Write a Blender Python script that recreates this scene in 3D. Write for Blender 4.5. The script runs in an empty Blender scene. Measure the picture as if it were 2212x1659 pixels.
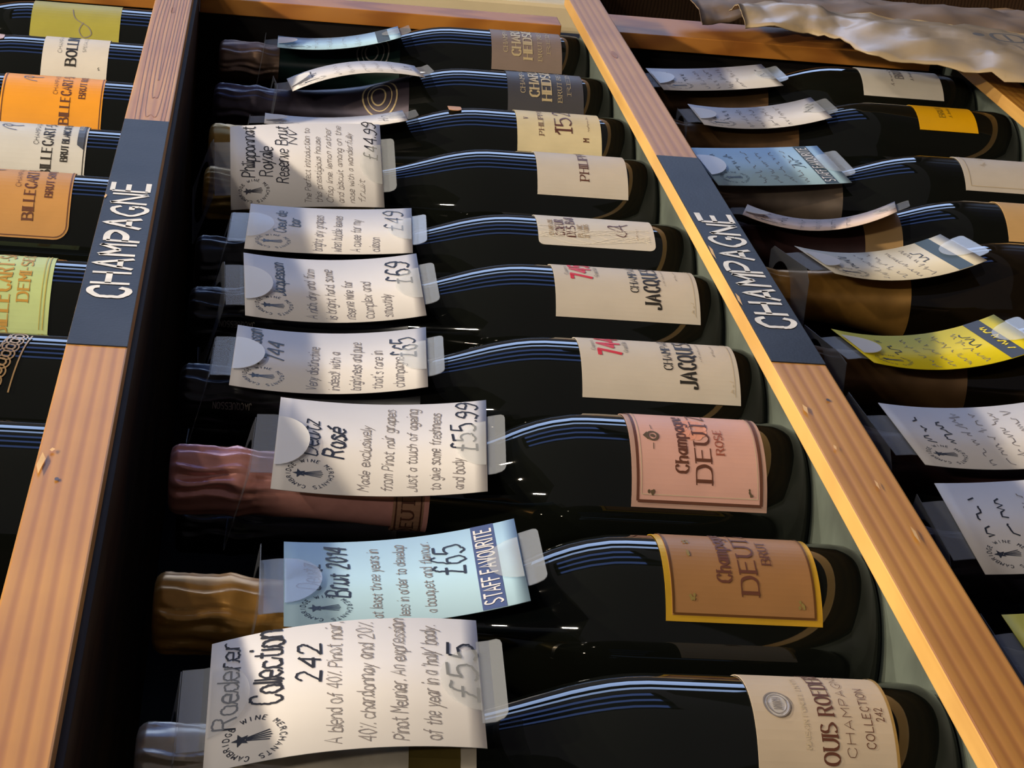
import bpy, bmesh, math, random
from mathutils import Vector, Matrix
random.seed(7)
S = bpy.context.scene
COL = S.collection
rad = math.radians

# ------------------------------------------------------------------ camera, world, lights
cam = bpy.data.cameras.new('camera')
cam.sensor_fit = 'HORIZONTAL'; cam.sensor_width = 36.0
cam.lens = 36.0 * 4588.75 / 2212.0
cam.clip_start = 0.02; cam.clip_end = 60
cam_o = bpy.data.objects.new('camera', cam); COL.objects.link(cam_o)
Rm = Matrix(((-0.09754, 0.38500, -0.91775), (-0.10151, -0.92118, -0.37565), (-0.99004, 0.05652, 0.12893)))
cam_o.matrix_world = Matrix.Translation((-0.59459, -0.46015, 0.29025)) @ Rm.to_4x4()
S.camera = cam_o

S.view_settings.view_transform = 'Standard'
S.view_settings.look = 'None'
S.view_settings.gamma = 1.0
S.view_settings.use_curve_mapping = False
S.view_settings.exposure = 0.0

w = bpy.data.worlds.new('world'); S.world = w; w.use_nodes = True
bg = w.node_tree.nodes['Background']
bg.inputs[0].default_value = (0.56, 0.52, 0.58, 1); bg.inputs[1].default_value = 0.16

def spot(loc, target, power, color, size=75, blend=0.6, radius=0.02):
    l = bpy.data.lights.new('ceiling_spot', 'SPOT')
    l.energy = power; l.color = color; l.spot_size = rad(size); l.spot_blend = blend; l.shadow_soft_size = radius
    o = bpy.data.objects.new('ceiling_spot', l); COL.objects.link(o)
    o.location = loc
    o.rotation_euler = (Vector(target) - Vector(loc)).to_track_quat('-Z', 'Y').to_euler()
    return o
WARM = (1.0, 0.84, 0.62)
spot((0.40, -0.82, 1.95), (0.40, -0.06, 0.2), 105, WARM, radius=.03)
spot((1.25, -0.80, 1.95), (1.05, -0.06, 0.1), 85, WARM, radius=.03)
spot((-0.45, -0.85, 1.95), (0.05, -0.06, 0.2), 90, (1.0, 0.78, 0.50), radius=.03)
spot((-0.9, -1.9, 1.95), (0.45, -0.05, 0.15), 45, (1.0, 0.82, 0.60), radius=.05)
spot((0.5, -2.4, 1.95), (0.6, -0.05, 0.1), 40, (1.0, 0.84, 0.64), radius=.05)
tl = bpy.data.lights.new('tube_lamp', 'AREA'); tl.shape = 'RECTANGLE'; tl.size = 0.05; tl.size_y = 0.35; tl.energy = 14; tl.color = (1.0, 0.90, 0.76)
to = bpy.data.objects.new('tube_lamp', tl); COL.objects.link(to); to.location = (-1.9, -1.3, 1.6)
to.rotation_euler = (Vector((0.4, 0, 0.1)) - to.location).to_track_quat('-Z', 'Y').to_euler()

# ------------------------------------------------------------------ materials
MATS = {}
def mat(name, col, rough=0.5, metal=0.0, var=0.0, scale=40.0, bump=0.0, bscale=200.0, alpha=1.0, emit=0.0, stretch=None, coat=0.0, spec=None):
    if name in MATS: return MATS[name]
    m = bpy.data.materials.new(name); m.use_nodes = True
    nt = m.node_tree; p = nt.nodes['Principled BSDF']
    p.inputs['Base Color'].default_value = (*col, 1); p.inputs['Roughness'].default_value = rough
    p.inputs['Metallic'].default_value = metal; p.inputs['Alpha'].default_value = alpha
    p.inputs['Coat Weight'].default_value = coat
    if spec is not None: p.inputs['Specular IOR Level'].default_value = spec
    if emit:
        p.inputs['Emission Color'].default_value = (*col, 1); p.inputs['Emission Strength'].default_value = emit
    tc = nt.nodes.new('ShaderNodeTexCoord')
    src = tc.outputs['Object']
    if stretch:
        mp = nt.nodes.new('ShaderNodeMapping'); mp.inputs['Scale'].default_value = stretch
        nt.links.new(src, mp.inputs['Vector']); src = mp.outputs['Vector']
    if var:
        n = nt.nodes.new('ShaderNodeTexNoise'); n.inputs['Scale'].default_value = scale; n.inputs['Detail'].default_value = 4
        r = nt.nodes.new('ShaderNodeValToRGB')
        r.color_ramp.elements[0].position = 0.3; r.color_ramp.elements[1].position = 0.7
        r.color_ramp.elements[0].color = (*[c * (1 - var) for c in col], 1)
        r.color_ramp.elements[1].color = (*[min(1, c * (1 + var)) for c in col], 1)
        nt.links.new(src, n.inputs['Vector']); nt.links.new(n.outputs['Fac'], r.inputs['Fac'])
        nt.links.new(r.outputs['Color'], p.inputs['Base Color'])
    if bump:
        n2 = nt.nodes.new('ShaderNodeTexNoise'); n2.inputs['Scale'].default_value = bscale; n2.inputs['Detail'].default_value = 3
        b = nt.nodes.new('ShaderNodeBump'); b.inputs['Strength'].default_value = bump; b.inputs['Distance'].default_value = 0.001
        nt.links.new(src, n2.inputs['Vector']); nt.links.new(n2.outputs['Fac'], b.inputs['Height'])
        nt.links.new(b.outputs['Normal'], p.inputs['Normal'])
    MATS[name] = m
    return m

def wood(name, c1, c2, rough=0.45, grain=(3.0, 60.0, 60.0), dist=4.0):
    if name in MATS: return MATS[name]
    m = bpy.data.materials.new(name); m.use_nodes = True
    nt = m.node_tree; p = nt.nodes['Principled BSDF']; p.inputs['Roughness'].default_value = rough
    if name.startswith('dark'): p.inputs['Specular IOR Level'].default_value = 0.1
    tc = nt.nodes.new('ShaderNodeTexCoord'); mp = nt.nodes.new('ShaderNodeMapping')
    mp.inputs['Scale'].default_value = grain; mp.inputs['Rotation'].default_value = (0, 0.05, 0.0)
    wv = nt.nodes.new('ShaderNodeTexWave'); wv.wave_type = 'BANDS'; wv.bands_direction = 'Z'; wv.wave_profile = 'SIN'
    wv.inputs['Scale'].default_value = 1.3; wv.inputs['Distortion'].default_value = dist
    wv.inputs['Detail'].default_value = 2.0; wv.inputs['Detail Scale'].default_value = 0.7
    r = nt.nodes.new('ShaderNodeValToRGB')
    r.color_ramp.elements[0].color = (*c1, 1); r.color_ramp.elements[1].color = (*c2, 1)
    r.color_ramp.elements[0].position = 0.0; r.color_ramp.elements[1].position = 0.6
    ns = nt.nodes.new('ShaderNodeTexNoise'); ns.inputs['Scale'].default_value = 9.0; ns.inputs['Detail'].default_value = 5
    mx = nt.nodes.new('ShaderNodeMixRGB'); mx.blend_type = 'MULTIPLY'; mx.inputs['Fac'].default_value = 0.45
    r2 = nt.nodes.new('ShaderNodeValToRGB'); r2.color_ramp.elements[0].color = (.55, .42, .36, 1); r2.color_ramp.elements[1].color = (1, 1, 1, 1)
    r2.color_ramp.elements[0].position = 0.32; r2.color_ramp.elements[1].position = 0.6
    nt.links.new(tc.outputs['Object'], mp.inputs['Vector']); nt.links.new(mp.outputs['Vector'], wv.inputs['Vector'])
    nt.links.new(tc.outputs['Object'], ns.inputs['Vector'])
    nt.links.new(wv.outputs['Fac'], r.inputs['Fac']); nt.links.new(ns.outputs['Fac'], r2.inputs['Fac'])
    nt.links.new(r.outputs['Color'], mx.inputs[1]); nt.links.new(r2.outputs['Color'], mx.inputs[2])
    nt.links.new(mx.outputs['Color'], p.inputs['Base Color'])
    b = nt.nodes.new('ShaderNodeBump'); b.inputs['Strength'].default_value = 0.12; b.inputs['Distance'].default_value = 0.0006
    nt.links.new(wv.outputs['Fac'], b.inputs['Height']); nt.links.new(b.outputs['Normal'], p.inputs['Normal'])
    MATS[name] = m
    return m

PINE = wood('pine_wood', (0.41, 0.180, 0.030), (0.53, 0.262, 0.047), grain=(1.5, 38.0, 38.0), dist=4.0)
PINE_RAW = wood('raw_sawn_pine', (0.62, 0.36, 0.10), (0.76, 0.48, 0.15), grain=(2.0, 60.0, 60.0))
PINE_B = wood('pine_wood_edge', (0.34, 0.125, 0.018), (0.48, 0.20, 0.032), grain=(40, 40, 3))
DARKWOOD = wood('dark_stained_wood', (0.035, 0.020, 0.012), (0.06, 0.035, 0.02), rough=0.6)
BLACKPANEL = mat('black_painted_panel', (0.007, 0.006, 0.006), 0.75, var=0.3, scale=14, spec=0.15)
SHELFTOP = mat('grey_green_shelf_paint', (0.098, 0.122, 0.110), 0.5, var=0.35, scale=22, bump=0.1)
CHALK = mat('chalkboard_paint', (0.019, 0.022, 0.030), 0.5, spec=0.3, var=0.3, scale=25, bump=0.15, bscale=600)
PAINTW = mat('white_brush_paint', (0.80, 0.80, 0.78), 0.5, var=0.12, scale=120)
GLASS = mat('dark_bottle_glass', (0.0045, 0.0055, 0.0045), 0.035, spec=0.55)
GLASS_BR = mat('dark_brown_bottle_glass', (0.010, 0.007, 0.0035), 0.04, spec=0.5)
INK = mat('black_marker_ink', (0.012, 0.012, 0.016), 0.5)
PEN = mat('grey_pen_ink', (0.20, 0.18, 0.175), 0.6)
CARDW = mat('white_card', (0.69, 0.69, 0.73), 0.6, var=0.03, scale=30)
CARDB = mat('light_blue_card', (0.42, 0.66, 0.88), 0.6, var=0.03, scale=30)
CARDY = mat('yellow_card', (0.73, 0.62, 0.006), 0.55, var=0.04, scale=30)
NAVY = mat('navy_print', (0.045, 0.07, 0.20), 0.5)
DKGREEN = mat('dark_print_band', (0.03, 0.05, 0.05), 0.5)
BLKPRINT = mat('black_print', (0.02, 0.018, 0.015), 0.5)
PLASTIC = mat('clear_plastic', (0.36, 0.40, 0.46), 0.16, alpha=0.34, spec=0.6)
FROST = mat('frosted_plastic', (0.90, 0.93, 0.98), 0.3, alpha=0.74)

# ------------------------------------------------------------------ object helpers
def link(name, me, parent=None, m=None):
    o = bpy.data.objects.new(name, me); COL.objects.link(o)
    if parent is not None: o.parent = parent
    if m is not None and me is not None and not me.materials: me.materials.append(m)
    return o
def mesh(name, vs, fs, m=None, parent=None, smooth=False):
    me = bpy.data.meshes.new(name); me.from_pydata([tuple(v) for v in vs], [], fs); me.validate(); me.update()
    if smooth:
        for p in me.polygons: p.use_smooth = True
    return link(name, me, parent, m)
def thing(name, label, cat, loc=(0, 0, 0), group=None):
    o = bpy.data.objects.new(name, None); COL.objects.link(o); o.empty_display_size = 0.02
    o.location = loc; o['label'] = label; o['category'] = cat
    if group: o['group'] = group
    return o
def structure(o): o['kind'] = 'structure'; return o
def boxmesh(name, lo, hi, m, parent=None, bev=0.0008):
    bm = bmesh.new(); bmesh.ops.create_cube(bm, size=1)
    c = [(a + b) / 2 for a, b in zip(lo, hi)]; s = [b - a for a, b in zip(lo, hi)]
    for v in bm.verts: v.co = Vector([v.co[i] * s[i] + c[i] for i in range(3)])
    if bev: bmesh.ops.bevel(bm, geom=bm.edges[:], offset=bev, segments=2, affect='EDGES', profile=0.6)
    me = bpy.data.meshes.new(name); bm.to_mesh(me); bm.free()
    return link(name, me, parent, m)

# ------------------------------------------------------------------ stroke lettering
G = {
'A': '00 39 60|13 53', 'B': '00 09|~09 39 58 56 35 05|~05 45 63 61 40 00', 'C': '~67 59 39 17 14 12 30 50 62', 'D': '00 09|~09 39 58 64 51 30 00',
'E': '59 09|09 00|00 50|05 45', 'F': '59 09|09 00|05 45', 'G': '~67 59 39 17 04 12 30 50 62|62 64|64 44', 'H': '00 09|60 69|05 65',
'I': '00 09', 'J': '49 43|~43 41 20 00 02', 'K': '00 09|69 04|25 60', 'L': '09 00|00 50', 'M': '00 09|09 34|34 69|69 60', 'N': '00 09|09 60|60 69',
'O': '~39 18 06 03 11 30 51 63 66 58 39', 'P': '00 09|~09 39 58 56 34 04', 'Q': '~39 18 06 03 11 30 51 63 66 58 39|42 7a',
'R': '00 09|~09 39 58 56 35 05|35 60', 'S': '~58 39 19 07 15 44 62 51 30 10 01', 'T': '09 69|39 30', 'U': '09 03|~03 11 30 51 63|63 69',
'V': '09 30|30 69', 'W': '09 20|20 47|47 60|60 89', 'X': '09 60|69 00', 'Y': '09 34|69 34|34 30', 'Z': '09 69|69 00|00 60',
'a': '~45 26 04 02 20 32 44|46 40', 'b': '09 00|~04 26 45 42 30 10 01', 'c': '~45 26 05 02 20 41', 'd': '49 40|~44 26 05 02 20 42',
'e': '03 43|~43 45 26 05 02 20 41', 'f': '~49 39 27 25|25 20|06 46', 'g': '~44 26 05 02 20 42|46 4a|~4a 3c 1c 0b', 'h': '09 00|~04 26 45 43|43 40',
'i': '06 00|08 09', 'j': '26 2a|~2a 1c 0c|28 29', 'k': '09 00|46 02|13 40', 'l': '09 00', 'm': '06 00|~04 16 35 34|34 30|~34 46 65 64|64 60',
'n': '06 00|~04 26 45 43|43 40', 'o': '~26 05 02 20 41 44 26', 'p': '06 0c|~04 26 45 42 30 10 01', 'q': '~44 26 05 02 20 42|46 4c',
'r': '06 00|~03 16 36', 's': '~45 26 05 24 42 20 01', 't': '28 21|~21 30 40|06 46', 'u': '06 02|~02 10 30 42|46 40', 'v': '06 20|20 46',
'w': '06 10|10 35|35 50|50 66', 'x': '06 40|46 00', 'y': '06 20|46 0c', 'z': '06 46|46 00|00 40',
'0': '~29 06 03 20 43 46 29', '1': '07 29|29 20', '2': '~07 19 39 47 34 00|00 50', '3': '~08 29 48 35 25|~25 44 42 20 01',
'4': '49 40|49 03|03 53', '5': '49 09|09 05|~05 36 53 41 20 01', '6': '~48 29 05 02 20 41 43 25 04', '7': '09 49|49 10',
'8': '~25 07 29 47 25 02 20 42 25', '9': '~01 20 43 47 29 06 25 45', '£': '~58 39 27 24 10|00 50|05 45', '.': '00 01', ',': '01 0a', '-': '04 34',
'%': '00 49|09 08|41 40', "'": '09 07', '!': '09 03|01 00', 'é': '03 43|~43 45 26 05 02 20 41|27 49', 'É': '59 09|09 00|00 50|05 45', '·': '04 05',
}
HEX = {'a': -1, 'b': -2, 'c': -3}
def num(ch): return HEX[ch] if ch in HEX else int(ch)
def catmull(P, n=4):
    out = []
    closed = (P[0] == P[-1])
    for i in range(len(P) - 1):
        p0 = P[i - 1] if i > 0 else (P[-2] if closed else P[0])
        p1, p2 = P[i], P[i + 1]
        p3 = P[i + 2] if i + 2 < len(P) else (P[1] if closed else P[-1])
        for k in range(n):
            t = k / n
            out.append(tuple(0.5 * ((2 * p1[j]) + (-p0[j] + p2[j]) * t + (2 * p0[j] - 5 * p1[j] + 4 * p2[j] - p3[j]) * t * t + (-p0[j] + 3 * p1[j] - 3 * p2[j] + p3[j]) * t ** 3) for j in (0, 1)))
    out.append(P[-1])
    return out
def glyph(ch):
    st = []
    for s in G[ch].split('|'):
        sm = s[0] == '~'; s = s.lstrip('~')
        P = [(num(a[0]) / 9, num(a[1]) / 9) for a in s.split()]
        st.append((catmull(P) if sm else P, sm))
    wd = max(max(p[0] for p in P) for P, _ in st)
    return st, wd
class Ink:
    """collects 2-D strokes (metres, x right, y up) to be laid on a surface"""
    def __init__(s): s.v = []; s.f = []; s.cut = []
    def strip(s, P, hw, split=0.004):
        Q = [P[0]]
        for a, b in zip(P, P[1:]):
            L = math.hypot(b[0] - a[0], b[1] - a[1]); n = max(1, int(L / split))
            for k in range(1, n + 1): Q.append((a[0] + (b[0] - a[0]) * k / n, a[1] + (b[1] - a[1]) * k / n))
        if len(Q) < 2: return
        base = len(s.v)
        for i, p in enumerate(Q):
            a = Q[max(0, i - 1)]; b = Q[min(len(Q) - 1, i + 1)]
            dx, dy = b[0] - a[0], b[1] - a[1]; L = math.hypot(dx, dy) or 1e-9
            dx /= L; dy /= L
            h = hw(dx, dy) if callable(hw) else hw
            s.v.append((p[0] - dy * h, p[1] + dx * h)); s.v.append((p[0] + dy * h, p[1] - dx * h))
        for i in range(len(Q) - 1):
            k = base + 2 * i; s.f.append((k, k + 1, k + 3, k + 2))
    def text(s, t, x, y, h, style='sans', align='l', track=0.0, width=None, weight=None, rot=0.0, sx=1.0):
        hand = style == 'hand'; s.cut.append(len(s.v))
        gl = []; cx = 0
        for ch in t:
            if ch == ' ': cx += 0.42; continue
            st, wd = glyph(ch); gl.append((st, cx, ch)); cx += wd + (0.2 if hand else 0.26) + track
        tot = max(1e-6, cx - 0.2 - track)
        if width: sx = width / (tot * h)
        x0 = {'l': 0, 'c': -tot / 2, 'r': -tot}[align]
        wt = weight if weight is not None else {'sans': 0.075, 'serif': 0.10, 'hand': 0.05, 'cond': 0.08}[style]
        ca, sa = math.cos(rot), math.sin(rot)
        if hand:
            for (s1, g1, c1), (s2, g2, c2) in zip(gl, gl[1:]):
                if c1.islower() and c2.islower() and g2 - g1 < .95:
                    w1 = glyph(c1)[1]
                    P = [(x0 + g1 + w1, .05), (x0 + g1 + w1 + .08, .02), (x0 + g2 + .1, .38)]
                    s.strip([(x + (p[0] * sx * ca - p[1] * sa) * h, y + (p[0] * sx * sa + p[1] * ca) * h) for p in P], h * wt * .4)
        for st, gx, ch in gl:
            jy = random.uniform(-.05, .05) if hand else 0; sc = random.uniform(.9, 1.1) if hand else 1
            for P, sm in st:
                if hand:
                    R = [((x0 + gx + p[0]) + 0.22 * p[1] + random.uniform(-.035, .035), (p[1] * sc + jy + random.uniform(-.03, .03))) for p in P]
                else: R = [(x0 + gx + p[0], p[1]) for p in P]
                if not sm and not hand and len(R) == 2:
                    (ax, ay), (bx, by) = R; L = math.hypot(bx - ax, by - ay) or 1; e = wt * .4
                    R = [(ax - (bx - ax) / L * e, ay - (by - ay) / L * e), (bx + (bx - ax) / L * e, by + (by - ay) / L * e)]
                W = [(x + (p[0] * sx * ca - p[1] * sa) * h, y + (p[0] * sx * sa + p[1] * ca) * h) for p in R]
                if style == 'serif':
                    hw = lambda dx, dy: h * wt * (0.30 + 0.70 * abs(dy)) * 1.0
                else: hw = h * wt * .5 * (random.uniform(.8, 1.2) if hand else 1)
                s.strip(W, hw)
                if style == 'serif' and not sm and len(P) == 2 and abs(P[0][0] - P[1][0]) < .4 and abs(P[0][1] - P[1][1]) > .5:
                    for p in P:
                        if abs(p[1]) < .01 or abs(p[1] - 1) < .01:
                            c = (x + (x0 + gx + p[0]) * sx * h, y + p[1] * h)
                            s.strip([(c[0] - .17 * h * sx, c[1]), (c[0] + .17 * h * sx, c[1])], h * .035)
    def scribble(s, x0, x1, y, h, hw, seed):
        r = random.Random(seed); x = x0; P = []; s.cut.append(len(s.v))
        while x < x1:
            if r.random() < .17 and len(P) > 3:
                s.strip(P, hw); P = []; x += h * .5
            P.append((x, y + r.choice((0, .45, .5, .95 if r.random() < .35 else .4, -.25 if r.random() < .2 else .05)) * h))
            x += h * r.uniform(.16, .32)
        if len(P) > 1: s.strip(P, hw)
    def quad(s, x0, y0, x1, y1, nx=1):
        for i in range(nx):
            a = x0 + (x1 - x0) * i / nx; b = x0 + (x1 - x0) * (i + 1) / nx
            k = len(s.v); s.v += [(a, y0), (b, y0), (b, y1), (a, y1)]; s.f.append((k, k + 1, k + 2, k + 3))
    def poly(s, pts):
        k = len(s.v); s.v += pts; s.f.append(tuple(range(k, k + len(pts))))
    def ellipse(s, cx, cy, rx, ry, hw=None, n=28):
        P = [(cx + rx * math.cos(2 * math.pi * i / n), cy + ry * math.sin(2 * math.pi * i / n)) for i in range(n + 1)]
        if hw: s.strip(P, hw)
        else: s.poly(P[:-1])
    def lay(s, name, fn, m, parent):
        if not s.v: return None
        cuts = sorted(set([0] + s.cut + [len(s.v)])); o = None
        for a, b in zip(cuts, cuts[1:]):      # one object for each line of writing
            fs = [tuple(i - a for i in f) for f in s.f if a <= f[0] < b]
            if fs: o = mesh(name, [fn(*p) for p in s.v[a:b]], fs, m, parent)
        return o

def star_logo(k, cx, cy, r):
    pts = []
    for i in range(10):
        a = math.pi / 2 + i * math.pi / 5; q = r * (.33 if i % 2 == 0 else .14)
        pts.append((cx + q * math.cos(a), cy + r * .48 + q * math.sin(a)))
    c = (cx, cy + r * .48)
    for i in range(10): k.poly([c, pts[i], pts[(i + 1) % 10]])
    for i in range(-2, 3):
        k.strip([(cx + i * r * .03, cy + r * .3), (cx + i * r * .12 + r * .05, cy - r * .62 + abs(i) * .04 * r)], r * .022)
    t = 'CAMBRIDGE WINE MERCHANTS '
    for i, ch in enumerate(t):
        if ch == ' ': continue
        a = math.pi * .93 - i * 2 * math.pi / len(t)
        st, wd = glyph(ch); h = r * .22
        for P, sm in st:
            W = []
            for p in P:
                lx, ly = (p[0] - wd / 2) * h, (p[1] - .5) * h
                b = a - math.pi / 2
                W.append((cx + r * math.cos(a) + lx * math.cos(b) - ly * math.sin(b), cy + r * math.sin(a) + lx * math.sin(b) + ly * math.cos(b)))
            k.strip(W, h * .07)

# ------------------------------------------------------------------ the room around the rack
floor = structure(boxmesh('floor', (-4, -4, -1.12), (5.5, 1.2, -1.08), wood('floor_wood', (.10, .06, .035), (.16, .10, .06), grain=(2, 12, 12)), bev=0))
wall = structure(boxmesh('wall_back', (-4, .42, -1.08), (5.5, .48, 2.3), mat('dark_wall_paint', (.05, .045, .045), .7, var=.1, scale=6), bev=0))
ceil = structure(boxmesh('ceiling', (-4, -4, 2.3), (5.5, 1.2, 2.35), mat('ceiling_paint', (.32, .30, .27), .8, var=.05, scale=4), bev=0))
# shop window across the aisle: daylight comes in through it
WINF = mat('window_frame_paint', (.05, .05, .055), .5, var=.1)
win = structure(bpy.data.objects.new('window_1', None)); COL.objects.link(win); win.location = (0, -3.2, 0)
PANE = mat('daylight_pane', (.45, .62, 1.0), .2, emit=4.2)
PANE_D = mat('shaded_pane', (.16, .27, .70), .2, emit=2.1)
def window(root, panes, z0, z1, mt, axis):
    for (a, b) in panes:
        lo, hi = ((a, 0, z0), (b, .01, z1)) if axis == 'x' else ((0, a, z0), (.01, b, z1))
        boxmesh('pane', lo, hi, mt, root, bev=0)
    a, b = panes[0][0] - .1, panes[-1][1] + .1
    ed = [(a, panes[0][0])] + [(p[1], q[0]) for p, q in zip(panes, panes[1:])] + [(panes[-1][1], b)]
    for (p, q) in ed:
        lo, hi = ((p, -.03, z0 - .1), (q, .04, z1 + .1)) if axis == 'x' else ((-.03, p, z0 - .1), (.04, q, z1 + .1))
        boxmesh('mullion', lo, hi, WINF, root, bev=.004)
    for (p, q) in ((z0 - .1, z0), (z1, z1 + .1)):
        lo, hi = ((a, -.03, p), (b, .04, q)) if axis == 'x' else ((-.03, a, p), (.04, b, q))
        boxmesh('window_rail', lo, hi, WINF, root, bev=.004)
window(win, [(1.75, 2.0), (2.45, 2.75), (3.3, 3.8)], -.5, 1.6, PANE_D, 'x')
win2 = structure(bpy.data.objects.new('window_2', None)); COL.objects.link(win2); win2.location = (3.6, 0, 0)
window(win2, [(-2.3, -1.95), (-1.5, -.9)], -.9, 1.5, PANE, 'y')

# ------------------------------------------------------------------ the rack
rack = thing('wine_rack', 'pine wine rack with dark back and chalk-lettered shelf edges', 'rack', (0, 0, -1.08))
ZR = 1.08
XL, XE = -0.75, 1.283
YF = -0.070
SH = {'main': 0.0, 'upper': 0.357, 'lower': -0.34}
boxmesh('back_panel', (XL, .30, 0), (XE, .312, 1.95), BLACKPANEL, rack)
boxmesh('end_panel', (XE, -.030, 0), (XE + .03, .312, 1.95), BLACKPANEL, rack)
boxmesh('end_panel', (XL - .03, -.030, 0), (XL, .312, 1.95), BLACKPANEL, rack)
# pine edging on the front of the end panel: one strip per bay
boxmesh('edge_strip', (XE - .004, -.044, ZR + .018), (XE + .030, -.030, ZR + .340), PINE_B, rack)
boxmesh('edge_strip', (XE - .012, -.044, ZR - .325), (XE + .060, -.030, ZR - .012), PINE_B, rack)
boxmesh('edge_strip', (XE - .004, -.044, ZR + .375), (XE + .030, -.030, ZR + .70), PINE_B, rack)
CH_SPAN = {'upper': (.377, .779, .441, .642), 'main': (.409, .783, .457, .660)}
for key, z in SH.items():
    yf = YF if key != 'lower' else -.062
    xe = XE + .012 if key != 'lower' else XE + .03
    boxmesh('shelf', (XL, yf + .014, ZR + z - .012), (XE, .30, ZR + z), SHELFTOP, rack, bev=.0004)
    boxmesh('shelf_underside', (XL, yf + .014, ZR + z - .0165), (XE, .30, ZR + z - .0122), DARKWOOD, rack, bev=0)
    lip = boxmesh('lip_board', (XL, yf, ZR + z - .0140), (xe, yf + .0115, ZR + z + .0155), PINE, rack, bev=.0009)
    lip.data.materials.append(PINE_RAW)
    for pl in lip.data.polygons:
        if pl.normal.z > .75: pl.material_index = 1      # the sawn top edge is unvarnished
    # small dents, nicks and a nail along the lip
    if key in CH_SPAN:
        a, b, ta, tb = CH_SPAN[key]
        boxmesh('sign_panel', (a, yf - .0006, ZR + z - .0138), (b, yf + .001, ZR + z + .0152), CHALK, lip, bev=.0002)
        k = Ink(); t = 'CHAMPAGNE'
        wd = (tb - ta) / (len(t) - .12)
        for i, ch in enumerate(t):
            st, gw = glyph(ch)
            hh = .0195 * random.uniform(.93, 1.07); sl = random.uniform(-.06, .06); by = random.uniform(-.0007, .0007)
            for P, sm in st:
                W = [(ta + i * wd + p[0] / max(gw, .3) * wd * .74 + sl * p[1] * .012 + random.uniform(-.0004, .0004), z - .0095 + by + p[1] * hh) for p in P]
                hw_ = .0016 * random.uniform(.9, 1.2); k.strip(W, hw_, split=.002)
        k.lay('lettering', lambda x, y, yf=yf: (x, yf - .0009, ZR + y), PAINTW, lip)
for (x, z, sx, sz, key) in ((.252, .3665, .004, .0012, 'upper'), (.238, .3700, .022, .0016, 'upper'), (.30, .008, .006, .0008, 'main'), (.345, .012, .012, .0012, 'main'),
                            (.26, -.002, .010, .0007, 'main'), (.21, -.006, .016, .0009, 'main'), (.61, .3715, .008, .0008, 'upper'), (.50, .0145, .02, .001, 'main'), (.58, .0146, .025, .001, 'main')):
    kk = Ink(); kk.poly([(x - sx / 2, z), (x - sx * .1, z + sz), (x + sx / 2, z + sz * .2), (x + sx * .2, z - sz)])
    kk.lay('nick', lambda a, b: (a, YF - .0011, ZR + b), mat('raw_pine_nick', (.72, .48, .24), .7, var=.2), rack)
GRAIN = mat('knot_grain_line', (.33, .135, .03), .5, var=.2, scale=200)
def on_front(kk, nm): kk.lay(nm, lambda a, b: (a, YF - .0002, ZR + b), GRAIN, rack)
for i in range(5):      # cathedral grain on the far end of the upper lip
    kk = Ink(); q = .10 + i * .045
    kk.strip(catmull([(1.16, .357 + .0025 * i), (1.02, .3575 + .0028 * i), (1.0 - q, .3565 + .002 * i), (.985 - q, .356), (1.0 - q, .3555 - .002 * i), (1.02, .3545 - .0022 * i), (1.16, .3545 - .0025 * i)], 8), .00022 + .0001 * (i % 2), split=.01)
    on_front(kk, 'grain_line')
for (x, z, rx, rz) in ((1.07, .0030, .012, .0022), (1.105, .3565, .010, .0018)):
    kk = Ink(); kk.ellipse(x, z, rx, rz); on_front(kk, 'knot')
nm = mat('nail_head', (.10, .07, .06), .4, metal=.6)
for (x, z) in ((.224, .362), (.36, -.003)):
    kk = Ink(); kk.ellipse(x, z, .0016, .0009); kk.lay('nail', lambda a, b: (a, YF - .0006, ZR + b), nm, rack)

# ------------------------------------------------------------------ bottles
PB = [(0.0012, .0385), (.004, .0418), (.009, .0437), (.016, .0442), (.06, .0442), (.113, .0442), (.122, .0440), (.13, .0433), (.1375, .0421), (.145, .0404), (.1525, .0384), (.16, .0360), (.1675, .0335), (.175, .0310), (.1825, .0285), (.19, .0262),
      (.1975, .0242), (.205, .0225), (.2125, .0210), (.22, .0197), (.23, .0183), (.24, .0172), (.26, .0156), (.284, .0142), (.286, .0148), (.296, .0148), (.298, .0142), (.305, .0138)]
PA = [(0.0012, .0385), (.004, .0418), (.009, .0437), (.016, .0442), (.06, .0442), (.105, .0442), (.1125, .0440), (.12, .0434), (.13, .0414), (.1375, .0392), (.145, .0363), (.15, .0341), (.155, .0315), (.16, .0291), (.165, .0270), (.17, .0252), (.175, .0237), (.18, .0225),
      (.1875, .0210), (.195, .0199), (.205, .0189), (.215, .0182), (.24, .0168), (.265, .0156), (.284, .0142), (.286, .0148), (.296, .0148), (.298, .0142), (.305, .0138)]
def prof(pr, z):
    for (a, ra), (b, rb) in zip(pr, pr[1:]):
        if a <= z <= b: return ra + (rb - ra) * (z - a) / (b - a)
    return pr[-1][1]
def lathe(pr, n=56, cap0=True, cap1=True, disp=None):
    vs, fs = [], []
    for (z, r) in pr:
        for i in range(n):
            a = 2 * math.pi * i / n
            rr = r + (disp(a, z) if disp else 0)
            vs.append((rr * math.sin(a), -rr * math.cos(a), z))
    for j in range(len(pr) - 1):
        for i in range(n):
            fs.append((j * n + i, j * n + (i + 1) % n, (j + 1) * n + (i + 1) % n, (j + 1) * n + i))
    if cap0: fs.append(tuple(range(n))[::-1])
    if cap1: fs.append(tuple((len(pr) - 1) * n + i for i in range(n)))
    return vs, fs
GM = {}
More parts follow.
